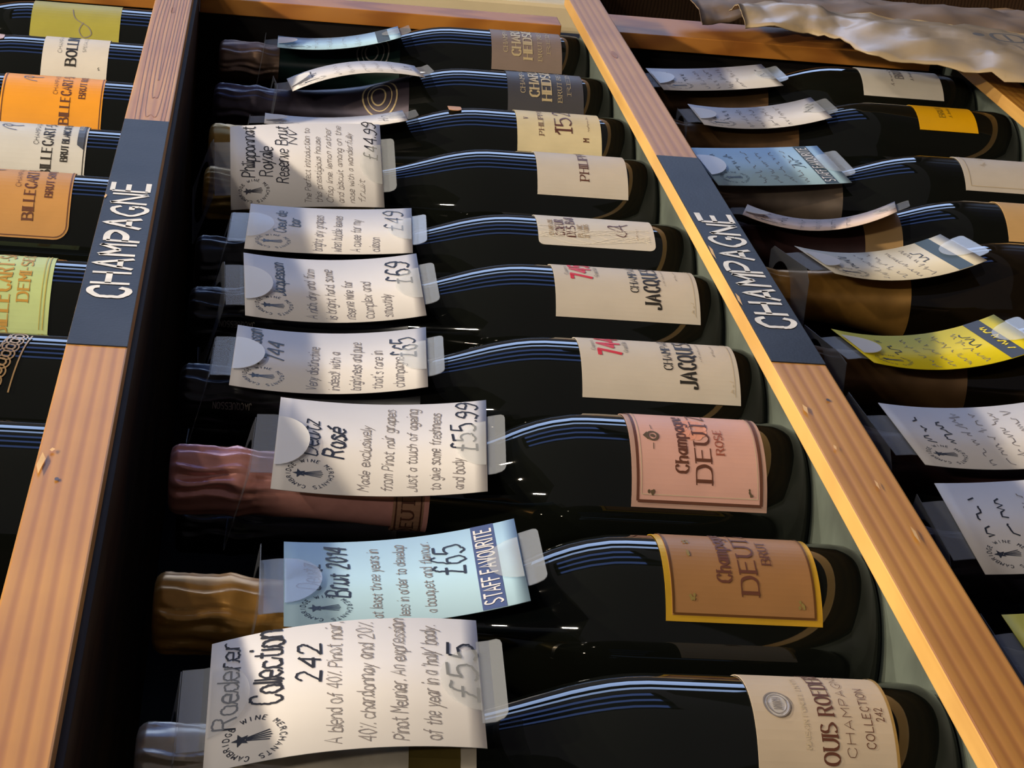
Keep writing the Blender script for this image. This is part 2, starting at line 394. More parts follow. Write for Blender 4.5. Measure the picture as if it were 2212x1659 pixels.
def glass_mesh(kind):
    if kind not in GM:
        pr = [(0.006, .010), (0.0025, .030), (0.0, .0345), (0.0, .0365)] + (PA if kind == 'A' else PB)
        vs, fs = lathe(pr, 64)
        me = bpy.data.meshes.new('glass_body'); me.from_pydata(vs, [], fs); me.update()
        for p in me.polygons: p.use_smooth = True
        GM[kind] = me
    return GM[kind]
FM = {}
def foil_mesh(kind, zb, seed):
    key = (kind, zb, seed)
    if key in FM: return FM[key]
    pr0 = PA if kind == 'A' else PB
    r = random.Random(seed)
    ph = [(r.uniform(0, 6.28), r.choice((3, 5, 7, 9, 11, 14)), r.uniform(.3, 1)) for _ in range(6)]
    zs = [zb + (0.272 - zb) * i / 14 for i in range(15)]
    pr = [(z, prof(pr0, z) + .0004 + max(0, min(1, (z - .25) / .022)) * .0009) for z in zs]
    hood = [(.276, .0160), (.279, .0164), (.282, .0170), (.2845, .0176), (.287, .0179), (.2895, .0175), (.292, .0171), (.295, .0170), (.298, .0170), (.301, .0170), (.304, .0171), (.307, .0172), (.310, .0173),
            (.313, .0174), (.3155, .0173), (.3175, .0167), (.319, .0155), (.3198, .0130), (.3201, .0090), (.3202, .0040)]
    pr += hood
    pleats = sorted(r.uniform(0, 6.28) for _ in range(11))
    def disp(a, z):
        if z < .262: return .00008 * math.sin(a * 5 + z * 300)
        k = min(1, (z - .262) / .02) * (1 if z < .3165 else max(0, (.3195 - z) / .003))
        d = sum(am * math.sin(n * a + p + z * 140 * math.sin(p)) for p, n, am in ph) * .00022
        for pl in pleats:
            u = (a - pl + math.pi + .07 * math.sin(z * 200 + pl * 3)) % (2 * math.pi) - math.pi
            d += .0011 * math.exp(-(u / .075) ** 2) - .0008 * math.exp(-((u - .17) / .09) ** 2)
        d += .00012 * math.sin(z * 700 + a * 4)
        return k * d
    vs, fs = lathe(pr, 96, cap0=False, cap1=True, disp=disp)
    me = bpy.data.meshes.new('capsule'); me.from_pydata(vs, [], fs); me.update()
    for p in me.polygons: p.use_smooth = True
    FM[key] = me
    return me

def cylmap(azc, r):
    a0 = rad(azc)
    return lambda s, z: (r * math.sin(a0 + s / .0442), -r * math.cos(a0 + s / .0442), z)
def label_sheet(name, parent, azc, half, z0, z1, r, m, corner=0.0, n=28, dz=0.0):
    """curved paper sheet; half = half-width in degrees; rounded corners optional"""
    W = rad(half) * .0442
    pts = []
    vs, fs = [], []
    cm = cylmap(azc, r); cb = cylmap(azc, r - .0004)
    cols = [-W + 2 * W * i / n for i in range(n + 1)]
    if corner:
        extra = [W - corner * (1 - math.sin(t * math.pi / 12)) for t in range(0, 7)]
        cols = sorted(set([round(c, 6) for c in cols if abs(c) < W - corner] + [round(e, 6) for e in extra] + [round(-e, 6) for e in extra]))
    for c in cols:
        d = 0
        if corner and abs(c) > W - corner:
            u = (abs(c) - (W - corner)) / corner; d = corner * (1 - math.sqrt(max(0, 1 - u * u)))
        vs += [cm(c, z0 + d), cm(c, z1 - d), cb(c, z0 + d), cb(c, z1 - d)]
    N = len(cols)
    for i in range(N - 1):
        a = 4 * i; b = a + 4
        fs += [(a, b, b + 1, a + 1), (a + 2, a, b, b + 2)[::1], (a + 1, b + 1, b + 3, a + 3)]
    fs += [(0, 1, 3, 2), (4 * (N - 1), 4 * (N - 1) + 2, 4 * (N - 1) + 3, 4 * (N - 1) + 1)]
    o = mesh(name, vs, fs, m, parent)
    for p in o.data.polygons: p.use_smooth = False
    return o
R0 = .0442
def bottle(X, Y, z, label, kind='B', foil=None, zb=.19, seed=1, group='bottles on the middle shelf', glass=None):
    t = thing('champagne_bottle', label, 'bottle', (X, Y, z + .0005), group)
    link('glass_body', glass_mesh(kind) if glass is None else glass_mesh(kind).copy(), t)
    b = t.children[0].data
    if glass is not None: b.materials.clear()
    if not b.materials: b.materials.append(glass or GLASS)
    if foil is not None:
        me = foil_mesh(kind, zb, seed).copy(); me.materials.clear(); me.materials.append(foil)
        link('capsule', me, t)
    return t
def frame_lines(k, W, z0, z1, inset, hw):
    a, b = -W + inset, W - inset
    for P in ([(a, z0 + inset), (b, z0 + inset)], [(a, z1 - inset), (b, z1 - inset)], [(a, z0 + inset), (a, z1 - inset)], [(b, z0 + inset), (b, z1 - inset)]):
        k.strip(P, hw, split=.003)

def foil(name, c, rough=.30, metal=.45): return mat(name, c, rough, metal, var=.2, scale=60)
F_SILVER = foil('silver_gold_foil', (.66, .58, .46), .27)
F_GOLD = foil('antique_gold_foil', (.60, .31, .07), .3)
F_PINK = foil('rose_pink_foil', (.86, .40, .35), .25, .35)
F_BLACK = mat('black_foil', (.012, .012, .014), .28, .2)
F_YGOLD = foil('bright_gold_foil', (.60, .36, .08), .3)
F_PURPLE = foil('dark_plum_foil', (.06, .05, .075), .38, .5)
F_BRONZE = foil('brown_bronze_foil', (.26, .17, .12), .38, .6)
F_GREEN = mat('dark_green_neck', (.008, .022, .020), .2)
F_BROWN = foil('brown_foil', (.17, .09, .035), .42, .5)
F_TAUPE = foil('taupe_foil', (.22, .165, .12), .42, .4)
F_MAROON = foil('dark_maroon_foil', (.055, .022, .022), .4, .3)
CREAM = mat('cream_label_paper', (.48, .405, .32), .6, var=.04, scale=60, bump=.05)
IVORY = mat('ivory_label_paper', (.53, .49, .44), .6, var=.03, scale=60, bump=.05)
WHITEL = mat('white_label_paper', (.58, .56, .53), .6, var=.03, scale=60, bump=.05)
YCREAM = mat('yellowed_label_paper', (.60, .53, .34), .6, var=.07, scale=50)
PINKL = mat('pink_label_paper', (.58, .34, .30), .5, var=.04, scale=50)
PINKEDGE = mat('taupe_label_edge', (.42, .27, .23), .5, var=.05)
TANL = mat('bronze_label_paper', (.31, .16, .062), .45, metal=.15, var=.06, scale=30)
GOLDEDGE = mat('yellow_gold_edge', (.62, .38, .03), .35, metal=.4, var=.08)
GREYL = mat('charcoal_label', (.05, .05, .06), .5, var=.08)
BROWNL = mat('taupe_label', (.19, .145, .125), .55, var=.08)
GOLDT = mat('gold_print', (.55, .45, .26), .4, metal=.3)
BRNT = mat('brown_print', (.10, .035, .02), .5)
REDT = mat('red_print', (.55, .015, .02), .5)
ORANGE = mat('orange_label', (.72, .30, .018), .5, var=.04, scale=50)
BOIS = mat('kraft_orange_label', (.46, .24, .075), .55, var=.05, scale=50)
WBL = mat('cool_white_label', (.52, .53, .53), .5, var=.04, scale=50)
LIME = mat('pale_lime_label', (.41, .53, .25), .5, var=.05, scale=50)
OLIVE = mat('olive_yellow_label', (.33, .31, .05), .5, var=.05, scale=50)
YELL = mat('amber_label', (.68, .36, .0), .5, var=.04)
TANCARD = mat('tan_label', (.60, .38, .16), .55, var=.05)
LINE = mat('pale_print_line', (.50, .42, .30), .6)

BX = [0.1168, 0.2410, 0.3796, 0.4857, 0.6083, 0.7051, 0.8542, 0.9656, 1.0867, 1.2333]
def L(s, r=R0 + .00075): return r
def text_on(label_o, azc, m, ink, name='lettering', r=R0 + .0009):
    return ink.lay(name, cylmap(azc, r), m, label_o)

# b0 – cream label, silver-gold capsule
t = bottle(BX[0], 0, 0, 'nearest champagne bottle with wide cream label and silver gold foil', 'B', F_SILVER, .19, 11)
lb = label_sheet('label', t, -5, 78, .0275, .0835, R0 + .0006, CREAM)
k = Ink(); k.text('LOUIS ROEDERER', 0, .0515, .0062, 'serif', 'c', width=.068); text_on(lb, -7, BRNT, k)
k = Ink(); k.text('CHAMPAGNE', 0, .0447, .0034, 'sans', 'c', width=.052); k.text('COLLECTION', -.006, .0368, .0033, 'sans', 'c', width=.032, weight=.11); k.text('242', -.006, .0316, .003, 'sans', 'c', weight=.12, width=.007)
text_on(lb, -8, BRNT, k)
k = Ink(); k.text('MAISON FONDEE EN 1776', 0, .0625, .0019, 'serif', 'c', width=.042); text_on(lb, -10, LINE, k)
k = Ink(); k.ellipse(0, .0735, .0068, .0052); text_on(lb, -11, mat('silver_emblem', (.72, .70, .68), .35, metal=.4), k, 'emblem')
k = Ink(); k.ellipse(0, .0735, .0068, .0052, .0003); k.ellipse(0, .0735, .0052, .0039, .0002)
for i in range(7): k.strip([(-.003 + i * .001, .0718), (-.0025 + i * .001, .0735 + .0008 * math.sin(i * 2)), (-.003 + i * .001, .0752)], .00022)
text_on(lb, -11, PEN, k, 'emblem_line', R0 + .0011)
k = Ink(); k.strip([(-.055, .0282), (.055, .0282)], .0006); text_on(lb, -5, mat('gold_edge_line', (.40, .27, .09), .4, metal=.4), k, 'edge_line')
nl = label_sheet('neck_label', t, -30, 150, .196, .216, .0252, mat('olive_gold_neck_band', (.17, .125, .03), .35, metal=.6, var=.2))
nl.scale = (1, 1, 1)

# b1 – bronze label with yellow edge
t = bottle(BX[1], 0, 0, 'champagne bottle with bronze label edged in yellow, under the light blue card', 'A', F_GOLD, .19, 12)
lb = label_sheet('label', t, 0, 54, .029, .099, R0 + .0006, GOLDEDGE)
li = label_sheet('label_face', lb, 0, 50.5, .0317, .0963, R0 + .00085, TANL)
k = Ink(); frame_lines(k, rad(50.5) * R0, .0317, .0963, .0006, .00045); text_on(lb, 0, mat('dark_gold_line', (.12, .05, .012), .4, metal=.3), k, 'border', R0 + .0011)
k = Ink(); k.text('Champagne', 0, .0690, .0062, 'serif', 'c', width=.042, weight=.11); k.text('DEUTZ', 0, .0572, .0076, 'serif', 'c', width=.051, weight=.115); k.text('BRUT', -.0005, .0500, .0040, 'serif', 'c', width=.0185, weight=.12)
text_on(lb, -3, BRNT, k, r=R0 + .0012)
k = Ink()
for (x, y) in ((-.006, .0875), (.004, .0870), (-.031, .0865), (-.032, .0385), (.030, .0385)):
    for i in range(5): k.ellipse(x + random.uniform(-.002, .002), y + random.uniform(-.0016, .0016), .0009, .0006, n=8)
text_on(lb, 0, mat('green_gold_emblem', (.22, .17, .05), .5), k, 'emblem', R0 + .0012)

# b2 – pink label
t = bottle(BX[2], 0, 0, 'champagne bottle with pink label and crinkled rose pink foil capsule', 'A', F_PINK, .1905, 13)
lb = label_sheet('label', t, -15, 53, .0245, .093, R0 + .0006, PINKEDGE)
label_sheet('label_face', lb, -15, 48, .0283, .0892, R0 + .00085, PINKL)
k = Ink(); frame_lines(k, rad(49) * R0, .0275, .090, 0, .0007); text_on(lb, -15, BRNT, k, 'border', R0 + .001)
k = Ink(); frame_lines(k, rad(47) * R0, .0275, .090, .0018, .00018); text_on(lb, -15, LINE, k, 'border', R0 + .0011)
k = Ink(); k.text('Champagne', -.001, .0645, .0062, 'serif', 'c', width=.043, weight=.11); k.text('DEUTZ', 0, .0525, .0080, 'serif', 'c', width=.052, weight=.11); text_on(lb, -16, BRNT, k, r=R0 + .0012)
k = Ink(); k.text('ROSÉ', 0, .0456, .0040, 'serif', 'c', width=.0175, weight=.12); text_on(lb, -19, mat('rose_brown_print', (.28, .08, .05), .5), k, r=R0 + .0012)
k = Ink(); k.ellipse(0, .0812, .0030, .0026, .0006); k.ellipse(0, .0812, .0012, .0012); k.poly([(-.003, .0838), (0, .0862), (.003, .0838)])
for sgn in (-1, 1): k.strip([(sgn * .005, .0812), (sgn * .009, .0815)], .00018)
for i in range(6): k.ellipse(-.0305 + random.uniform(-.002, .002), .083 + random.uniform(-.0016, .0016), .0010, .0007, n=8); k.ellipse(-.030 + random.uniform(-.0015, .0015), .0335 + random.uniform(-.0012, .0012), .0007, .0005, n=8)
text_on(lb, -17, mat('emblem_brown', (.10, .07, .04), .5), k, 'emblem', R0 + .0012)
k = Ink()
for i in range(9):
    a = i * .7; k.ellipse(.006 * math.cos(a) + .004, .060 + .005 * math.sin(a), .004, .003, n=12)
text_on(lb, -12, mat('faint_rose_print', (.66, .30, .21), .5), k, 'watermark', R0 + .00105)
nl = label_sheet('neck_label', t, -85, 130, .193, .2085, .0207, mat('rose_band', (.50, .27, .17), .4, metal=.3))
k = Ink(); k.text('DEUTZ', 0, .198, .0062, 'serif', 'c', width=.034); k.strip([(-.06, .1945), (.06, .1945)], .0003); k.strip([(-.06, .207), (.06, .207)], .0003)
k.lay('lettering', lambda s, z: cylmap(-100, .0211)(s * 2.1, z), BRNT, nl)

# b3, b4 – ivory labels with a red number
for i, (nb, lab) in ((3, ('744', 'champagne bottle with red number on ivory label, next to the pink label bottle')), (4, ('745', 'champagne bottle with red number on ivory label, next to the narrow embossed label'))):
    t = bottle(BX[i], 0, 0, lab, 'B', F_BLACK, .19, 13 + i)
    lb = label_sheet('label', t, 0, 52.5, .0165, .104, R0 + .0006, IVORY)
    k = Ink(); k.text(nb, 0, .0815, .0115, 'sans', 'c', width=.0225, weight=.2); text_on(lb, 0, REDT, k)
    k = Ink(); k.text('JACQUESSON', 0, .0405, .0092, 'serif', 'c', width=.062, weight=.10); k.text('CHAMPAGNE', 0, .0535, .0046, 'serif', 'c', width=.041, weight=.09)
    text_on(lb, -1, BLKPRINT, k)
    k = Ink(); k.text('Cuvee n', 0, .0952, .0024, 'serif', 'c', width=.013, weight=.07); k.text('Grand Vin', 0, .0770, .0024, 'serif', 'c', width=.014, weight=.07)
    k.scribble(-.012, .012, .0365, .0012, .00013, 3); k.scribble(-.006, .008, .0285, .0016, .00016, 4)
    text_on(lb, -2, PEN, k)
    k = Ink(); k.strip([(-.036, .0195), (.036, .0195)], .00016); k.scribble(-.034, -.026, .0205, .0018, .0002, 9); text_on(lb, 0, LINE, k, 'edge_line')
    k = Ink(); k.text('JACQUESSON', 0, 0, .0032, 'sans', 'c', width=.0205, weight=.12)
    k.lay('lettering', lambda x, y: (.0185 * math.sin(rad(-80) - (y - .0016) / .0165), -.0185 * math.cos(rad(-80) - (y - .0016) / .0165), .291 + x), mat('grey_foil_print', (.22, .20, .18), .5), t)

# b5 – narrow embossed white label
t = bottle(BX[5], 0, 0, 'champagne bottle with narrow embossed white label and script initial', 'B', F_BLACK, .19, 21)
lb = label_sheet('label', t, 10, 46, .0275, .1035, R0 + .0006, WHITEL, corner=.004)
k = Ink(); k.text('COEUR', 0, .0865, .0056, 'serif', 'l', weight=.1, sx=.8); k.text('DES BAR', 0, .0795, .0056, 'serif', 'l', weight=.1, sx=.8); text_on(lb, -26, BRNT, k)
k = Ink(); k.text('CHAMPAGNE', 0, .0935, .003, 'serif', 'l', sx=.8); k.text('BLANC', 0, .0745, .0033, 'serif', 'l', sx=.9); k.text('DE NOIRS', 0, .0705, .003, 'serif', 'l', sx=.8); k.scribble(0, .012, .0385, .0015, .00015, 5)
text_on(lb, -26, mat('tan_print', (.34, .26, .17), .6), k)
k = Ink(); k.strip(catmull([(-.004, .053), (-.006, .048), (-.002, .046), (.003, .050), (.006, .056), (.003, .057), (-.001, .050)]), .00035); k.strip(catmull([(.005, .057), (.006, .049), (.009, .044)]), .00045); k.strip([(-.001, .0485), (.008, .0495)], .0003)
text_on(lb, -15, BRNT, k, 'emblem')
k = Ink()
for i in range(9):
    k.strip(catmull([(-.030 + .004 * math.sin(j * .9 + i) + i * .0012, .031 + j * .009) for j in range(9)]), .00022)
text_on(lb, 10, mat('emboss_ridge', (.76, .72, .64), .6), k, 'embossing')

# b6 – cream label
t = bottle(BX[6], 0, 0, 'champagne bottle with plain cream label and gold capsule behind the £44.99 card', 'B', F_YGOLD, .20, 22)
lb = label_sheet('label', t, 0, 54, .0235, .088, R0 + .0006, IVORY)
k = Ink(); k.text('PHILIPPONNAT', 0, .0515, .0062, 'serif', 'c', width=.071, weight=.095); text_on(lb, 9, BRNT, k)
# b7 – yellowed label
t = bottle(BX[7], 0, 0, 'champagne bottle with yellowed parchment label numbered 1522', 'B', F_YGOLD, .20, 23)
lb = label_sheet('label', t, 0, 56, .027, .091, R0 + .0006, YCREAM)
k = Ink(); k.text('1522', 0, .0495, .0125, 'serif', 'c', width=.052, weight=.085); k.text('PHILIPPONNAT', 0, .0710, .0036, 'serif', 'c', width=.056, weight=.1); k.text('V', -.010, .0825, .0032, 'serif', 'c'); k.scribble(-.022, .0, .036, .002, .00015, 6); k.text('M', -.03, .037, .004, 'serif', 'c')
text_on(lb, -1, BRNT, k)
sh = label_sheet('medallion', t, 5, 11, .132, .142, .0440, mat('copper_seal', (.52, .26, .09), .5), corner=.004)
# b8, b9
for i, (lm, fm, lab, az) in ((8, (GREYL, F_PURPLE, 'champagne bottle with charcoal label in gold print and plum foil', -4)), (9, (BROWNL, F_BRONZE, 'farthest champagne bottle on middle shelf, taupe label, beside the end panel', -8))):
    t = bottle(BX[i], 0, 0, lab, 'B', fm, .165 if i == 8 else .268, 30 + i)
    lb = label_sheet('label', t, az, 55, .025, .0865, R0 + .0006, lm)
    k = Ink()
    k.text('CHARLES', 0, .0612, .0074, 'serif', 'c', width=.056, weight=.15); k.text('HEIDSIECK', 0, .0512, .0074, 'serif', 'c', width=.060, weight=.15)
    k.text('CHAMPAGNE', 0, .0725, .0036, 'serif', 'c', width=.050); k.text('BRUT RESERVE', 0, .0425, .0034, 'serif', 'c', width=.062); k.text('REIMS', 0, .0352, .003, 'serif', 'c', width=.046)
    text_on(lb, az - 1, GOLDT, k)
    if i == 9:
        me = foil_mesh('B', .165, 39).copy()
        label_sheet('neck_foil', t, 0, 170, .170, .266, .0, F_GREEN) if False else None
        vs, fs = lathe([(z, prof(PB, z) + .0003) for z in [.165 + i2 * .0105 for i2 in range(11)]], 56, False, False)
        mesh('neck_foil', vs, fs, F_GREEN, t, True)
    # oval ring emblem on the neck
    k = Ink(); k.ellipse(0, .188, .017, .0135, .0006); k.ellipse(0, .188, .0125, .0095, .0004); k.ellipse(0, .189, .008, .0055, .0006)
    k.lay('neck_emblem', lambda s, z: ((prof(PB, z) + .0008) * math.sin(rad(-38) + s / .026), -(prof(PB, z) + .0008) * math.cos(rad(-38) + s / .026), z), GOLDT if i == 8 else mat('dull_silver_print', (.28, .27, .24), .5), t)

# second row behind
for (x, y, fm, lab, sd) in ((.945, .085, F_MAROON, 'dark bottle standing in the second row behind the cream label bottle', 51), (.70, .11, F_BLACK, 'dark second row bottle behind the narrow embossed label bottle', 52), (.56, .115, F_BLACK, 'dark second row bottle behind the ivory labels with red numbers', 53)):
    bottle(x, y, 0, lab, 'B', fm, .19, sd, 'bottles in the second row')

# ------------------------------------------------------------------ upper shelf
ZU = SH['upper']; gu = 'bottles on the upper shelf'
def swirl(k, cx, cy, s):
    k.strip(catmull([(cx - 2.2 * s, cy - 2.2 * s), (cx - 1.6 * s, cy - .3 * s), (cx - .2 * s, cy + 1.0 * s), (cx + 1.0 * s, cy + .5 * s), (cx + .9 * s, cy - .8 * s), (cx - .1 * s, cy - .9 * s), (cx - .2 * s, cy + .1 * s), (cx + .3 * s, cy + .2 * s)], 6), .16 * s)
    k.strip(catmull([(cx + .6 * s, cy - .9 * s), (cx + .2 * s, cy - 2.0 * s), (cx + .6 * s, cy - 3.6 * s)], 5), .2 * s)
def bille(X, lab, lm, az, half, z0, z1, sub, tm, corner=.009, subw=.030, band=False, off=0):
    t = bottle(X, 0, ZU, lab, 'B', F_BLACK, .19, 60, gu)
    lb = label_sheet('label', t, az, half, z0, z1, R0 + .0006, lm, corner=corner)
    k = Ink(); k.text('BILLECART-SALMON', 0, .0640, .0066, 'serif', 'c', width=.083, weight=.11); k.text('CHAMPAGNE', 0, .0735, .0030, 'sans', 'c', width=.036, weight=.1); k.text(sub, 0, .0535, .0044, 'serif', 'c', width=subw, weight=.13)
    text_on(lb, az + off, tm, k)
    k = Ink(); swirl(k, 0, .096, .0030); text_on(lb, az + off + 4, mat('slate_swirl_print', (.10, .10, .14), .4), k, 'emblem')
    k = Ink(); W = rad(half) * R0 - .0015
    P = []
    c = max(corner - .0015, .001)
    for (sx, sy, a0) in ((1, 0, -90), (1, 1, 0), (-1, 1, 90), (-1, 0, 180)):
        px = W - c if sx > 0 else -W + c; py = (z1 - .0015 - c) if sy else (z0 + .0015 + c)
        for q in range(6): a = rad(a0 + 18 * q); P.append((px + c * math.cos(a), py + c * math.sin(a)))
    P.append(P[0]); k.strip(P, .00028, split=.003); text_on(lb, az, tm, k, 'border')
    if band:
        k = Ink(); k.quad(-.013, .0435, .030, .0480, 8); k.poly([(-.020, .0435), (-.013, .0435), (-.013, .0480), (-.016, .0478)]); text_on(lb, az + off, mat('slate_band', (.06, .07, .09), .4), k, 'band', R0 + .001)
        k = Ink(); k.text('GRAND CRU', .002, .0448, .0024, 'sans', 'l', weight=.12, sx=.9); text_on(lb, az + off, WBL, k, r=R0 + .0012)
    return t
bille(.7264, 'upper shelf bottle with kraft orange rounded label', BOIS, -3, 66, .0415, .118, 'BRUT SOUS BOIS', BRNT, subw=.050, off=3)
bille(.8344, 'upper shelf bottle with cool white rounded label and slate band', WBL, -12, 66, .0415, .118, 'BRUT BLANC DE BLANCS', BLKPRINT, .003, .060, True, 5)
bille(.9641, 'upper shelf bottle with bright orange rounded label', ORANGE, -12, 64, .0405, .1135, 'BRUT ROSE', BRNT, subw=.040, off=5)
t = bottle(.5625, 0, ZU, 'upper shelf bottle with pale lime green label', 'B', F_BLACK, .19, 61, gu)
lb = label_sheet('label', t, -5, 64, .0375, .115, R0 + .0006, LIME)
k = Ink(); k.text('BILLECART-SALMON', 0, .0598, .0085, 'serif', 'c', width=.094, weight=.10); k.text('DEMI-SEC', -.003, .0495, .0062, 'serif', 'c', width=.046, weight=.12); k.text('CHAMPAGNE', 0, .0715, .004, 'sans', 'c', width=.045)
text_on(lb, -10, mat('ochre_print', (.42, .24, .04), .5), k)
k = Ink(); k.strip([(-.046, .0405), (.046, .0405)], .0003); k.strip([(-.046, .0425), (.046, .0425)], .0002); text_on(lb, -5, mat('ochre_line', (.42, .36, .08), .5), k, 'edge_line')
t = bottle(.445, 0, ZU, 'upper shelf bottle with lacy gold crest at its lower side, next to lime label', 'B', F_YGOLD, .19, 62, gu)
k = Ink()
for i in range(7):
    s = -.034 + i * .0057; z = .0395 + .0055 * i if i > 2 else .0395 + .0025 * i
    k.ellipse(s + .018, .050 - .0016 * i + .004, .0042, .0042, .0004); k.ellipse(s + .018, .050 - .0016 * i + .004, .0022, .0022, .0005)
k.strip(catmull([(-.022, .062), (-.008, .0575), (.008, .0525), (.02, .049)]), .0004); k.strip(catmull([(-.022, .046), (-.008, .0435), (.008, .0405), (.02, .038)]), .0004)
k.lay('crest', cylmap(-22, R0 + .0008), mat('old_gold_crest', (.45, .30, .16), .35, metal=.6, var=.2), t)
bottle(.332, 0, ZU, 'nearest upper shelf bottle of plain dark glass without visible label', 'B', F_BLACK, .19, 63, gu)
t = bottle(1.0856, 0, ZU, 'upper shelf bottle with pale ivory square label between orange and olive labels', 'B', F_YGOLD, .19, 64, gu)
lb = label_sheet('label', t, -2, 62, .046, .0965, R0 + .0006, WHITEL, corner=.003)
k = Ink(); k.text('BOLLINGER', 0, .0705, .0078, 'serif', 'c', width=.062, weight=.13); k.text('CHAMPAGNE', 0, .0820, .0030, 'sans', 'c', width=.040); k.text('SPECIAL CUVEE', 0, .0635, .0024, 'sans', 'c', width=.034); k.scribble(-.034, -.03, .052, .002, .0002, 4)
text_on(lb, -4, BLKPRINT, k)
label_sheet('medallion', t, -2, 9, .128, .140, .0440, mat('rose_gold_seal', (.55, .36, .28), .4, metal=.3), corner=.004)
t = bottle(1.206, 0, ZU, 'farthest upper shelf bottle with olive yellow label', 'B', F_YGOLD, .19, 65, gu)
lb = label_sheet('label', t, -15, 66, .045, .118, R0 + .0006, OLIVE)
k = Ink(); k.strip(catmull([(-.016, .075), (-.024, .078), (-.030, .074), (-.027, .068), (-.02, .071), (-.012, .082), (0, .085)]), .0004); text_on(lb, -15, PEN, k, 'flourish')

# ------------------------------------------------------------------ lower shelf
ZW = SH['lower']; gw = 'bottles on the lower shelf'
LX = dict(L1=1.196, L2=1.075, L3=.922, L4=.809, L5=.716, L6=.572, L7=.447, L8=.325, L9=.205)
t = bottle(LX['L1'], 0, ZW, 'farthest lower shelf bottle with white label under the crumpled packaging', 'B', F_BROWN, .185, 71, gw)
lb = label_sheet('label', t, 2, 50, .032, .104, R0 + .0006, WHITEL)
k = Ink(); k.text('BRUT', 0, .0660, .0075, 'serif', 'c', width=.02); k.scribble(-.02, .02, .076, .003, .0003, 7); k.scribble(-.012, .012, .057, .003, .0003, 8); text_on(lb, -6, PEN, k)
t = bottle(LX['L2'], 0, ZW, 'lower shelf bottle with solid amber yellow label', 'B', F_BROWN, .185, 72, gw)
lb = label_sheet('label', t, 0, 41, .038, .0875, R0 + .0006, YELL)
k = Ink(); k.text('BRUT', 0, .064, .005, 'serif', 'c', width=.02); k.scribble(-.01, .01, .058, .003, .0003, 8); text_on(lb, -8, mat('olive_print', (.25, .16, .01), .5), k)
t = bottle(LX['L3'], 0, ZW, 'lower shelf bottle with bordered off-white label and taupe foil', 'B', F_TAUPE, .186, 73, gw)
lb = label_sheet('label', t, 2, 49, .030, .0955, R0 + .0006, IVORY)
k = Ink(); frame_lines(k, rad(49) * R0, .030, .0955, .004, .0003); k.scribble(-.012, .012, .075, .006, .0004, 11); text_on(lb, 2, LINE, k)
t = bottle(LX['L4'], 0, ZW, 'lower shelf bottle with tan label and matching tan neck band', 'B', F_MAROON, .197, 74, gw)
lb = label_sheet('label', t, 2, 52, .030, .099, R0 + .0006, TANCARD)
vs, fs = lathe([(z, prof(PB, z) + .0009) for z in (.172, .177, .182, .187, .192, .197)], 56, False, False)
mesh('neck_label', vs, fs, TANCARD, t, True)
bottle(LX['L5'], 0, ZW, 'lower shelf bottle with old gold foil and no visible label, under scalloped white card', 'B', F_GOLD, .19, 75, gw, GLASS_BR)
bottle(LX['L6'], 0, ZW, 'lower shelf bottle with brown foil under the yellow card', 'B', F_BROWN, .195, 76, gw, GLASS_BR)
bottle(LX['L7'], 0, ZW, 'lower shelf bottle with dark maroon foil under large white card', 'B', F_MAROON, .16, 77, gw)
bottle(LX['L8'], 0, ZW, 'lower shelf bottle with plum foil beside bottom right white card', 'B', F_PURPLE, .19, 78, gw)
bottle(LX['L9'], 0, ZW, 'nearest lower shelf bottle, mostly hidden by the lip board', 'B', F_BLACK, .19, 79, gw)

# ------------------------------------------------------------------ price cards
CW, CHh = .074, .105
CARD = {
'b0': (0.1116, -0.0390, 0.2421, 10.2, 10.0, -0.4), 'b1': (0.2346, -0.0295, 0.2126, 1.8, 9.6, 0.1), 'b2': (0.3714, -0.0290, 0.2165, 13.6, 5.1, -2.9),
'b3': (0.4831, -0.0299, 0.2398, 4.2, 4.1, -2.2), 'b4': (0.6008, -0.0284, 0.2360, 9.9, 2.6, 2.3), 'b5': (0.7029, -0.0297, 0.2359, 4.2, 3.3, -2.1),
'b6': (0.8323, -0.0302, 0.2498, 34.3, 3.7, 3.2), 'b7': (0.9643, -0.0298, 0.2275, -9.7, 5.3, -0.6), 'b8': (1.0795, -0.0309, 0.2092, -6.9, 9.7, 3.1),
'b9': (1.2238, -0.0283, 0.2190, -6.2, 9.1, -0.6), 'L1': (1.1937, -0.0272, -0.1070, 0.1, 5.6, 3.1), 'L2': (1.0773, -0.0311, -0.1235, -2.4, 7.4, 0.1),
'L3': (0.9229, -0.0284, -0.0984, 5.2, 1.9, 8.3), 'L4': (0.8036, -0.0348, -0.1100, -13.0, 6.4, -15.6), 'L5': (0.7091, -0.0344, -0.1324, -5.0, 6.6, 6.9),
'L6': (0.5632, -0.0305, -0.1213, -5.8, 7.2, 4.9), 'L7': (0.4275, -0.0306, -0.1147, 2.4, 3.4, 4.8), 'L8': (0.3189, -0.0311, -0.1180, 11.0, 5.7, 5.2),
'L9': (0.2011, -0.0267, -0.1148, 4.2, 8.8, 4.3)}
NUDGE = {'b4': .004, 'b7': .006, 'b8': .006, 'b9': .012, 'L1': .005, 'L3': .005, 'L5': .008, 'L6': .012, 'L7': .010, 'L9': .006}
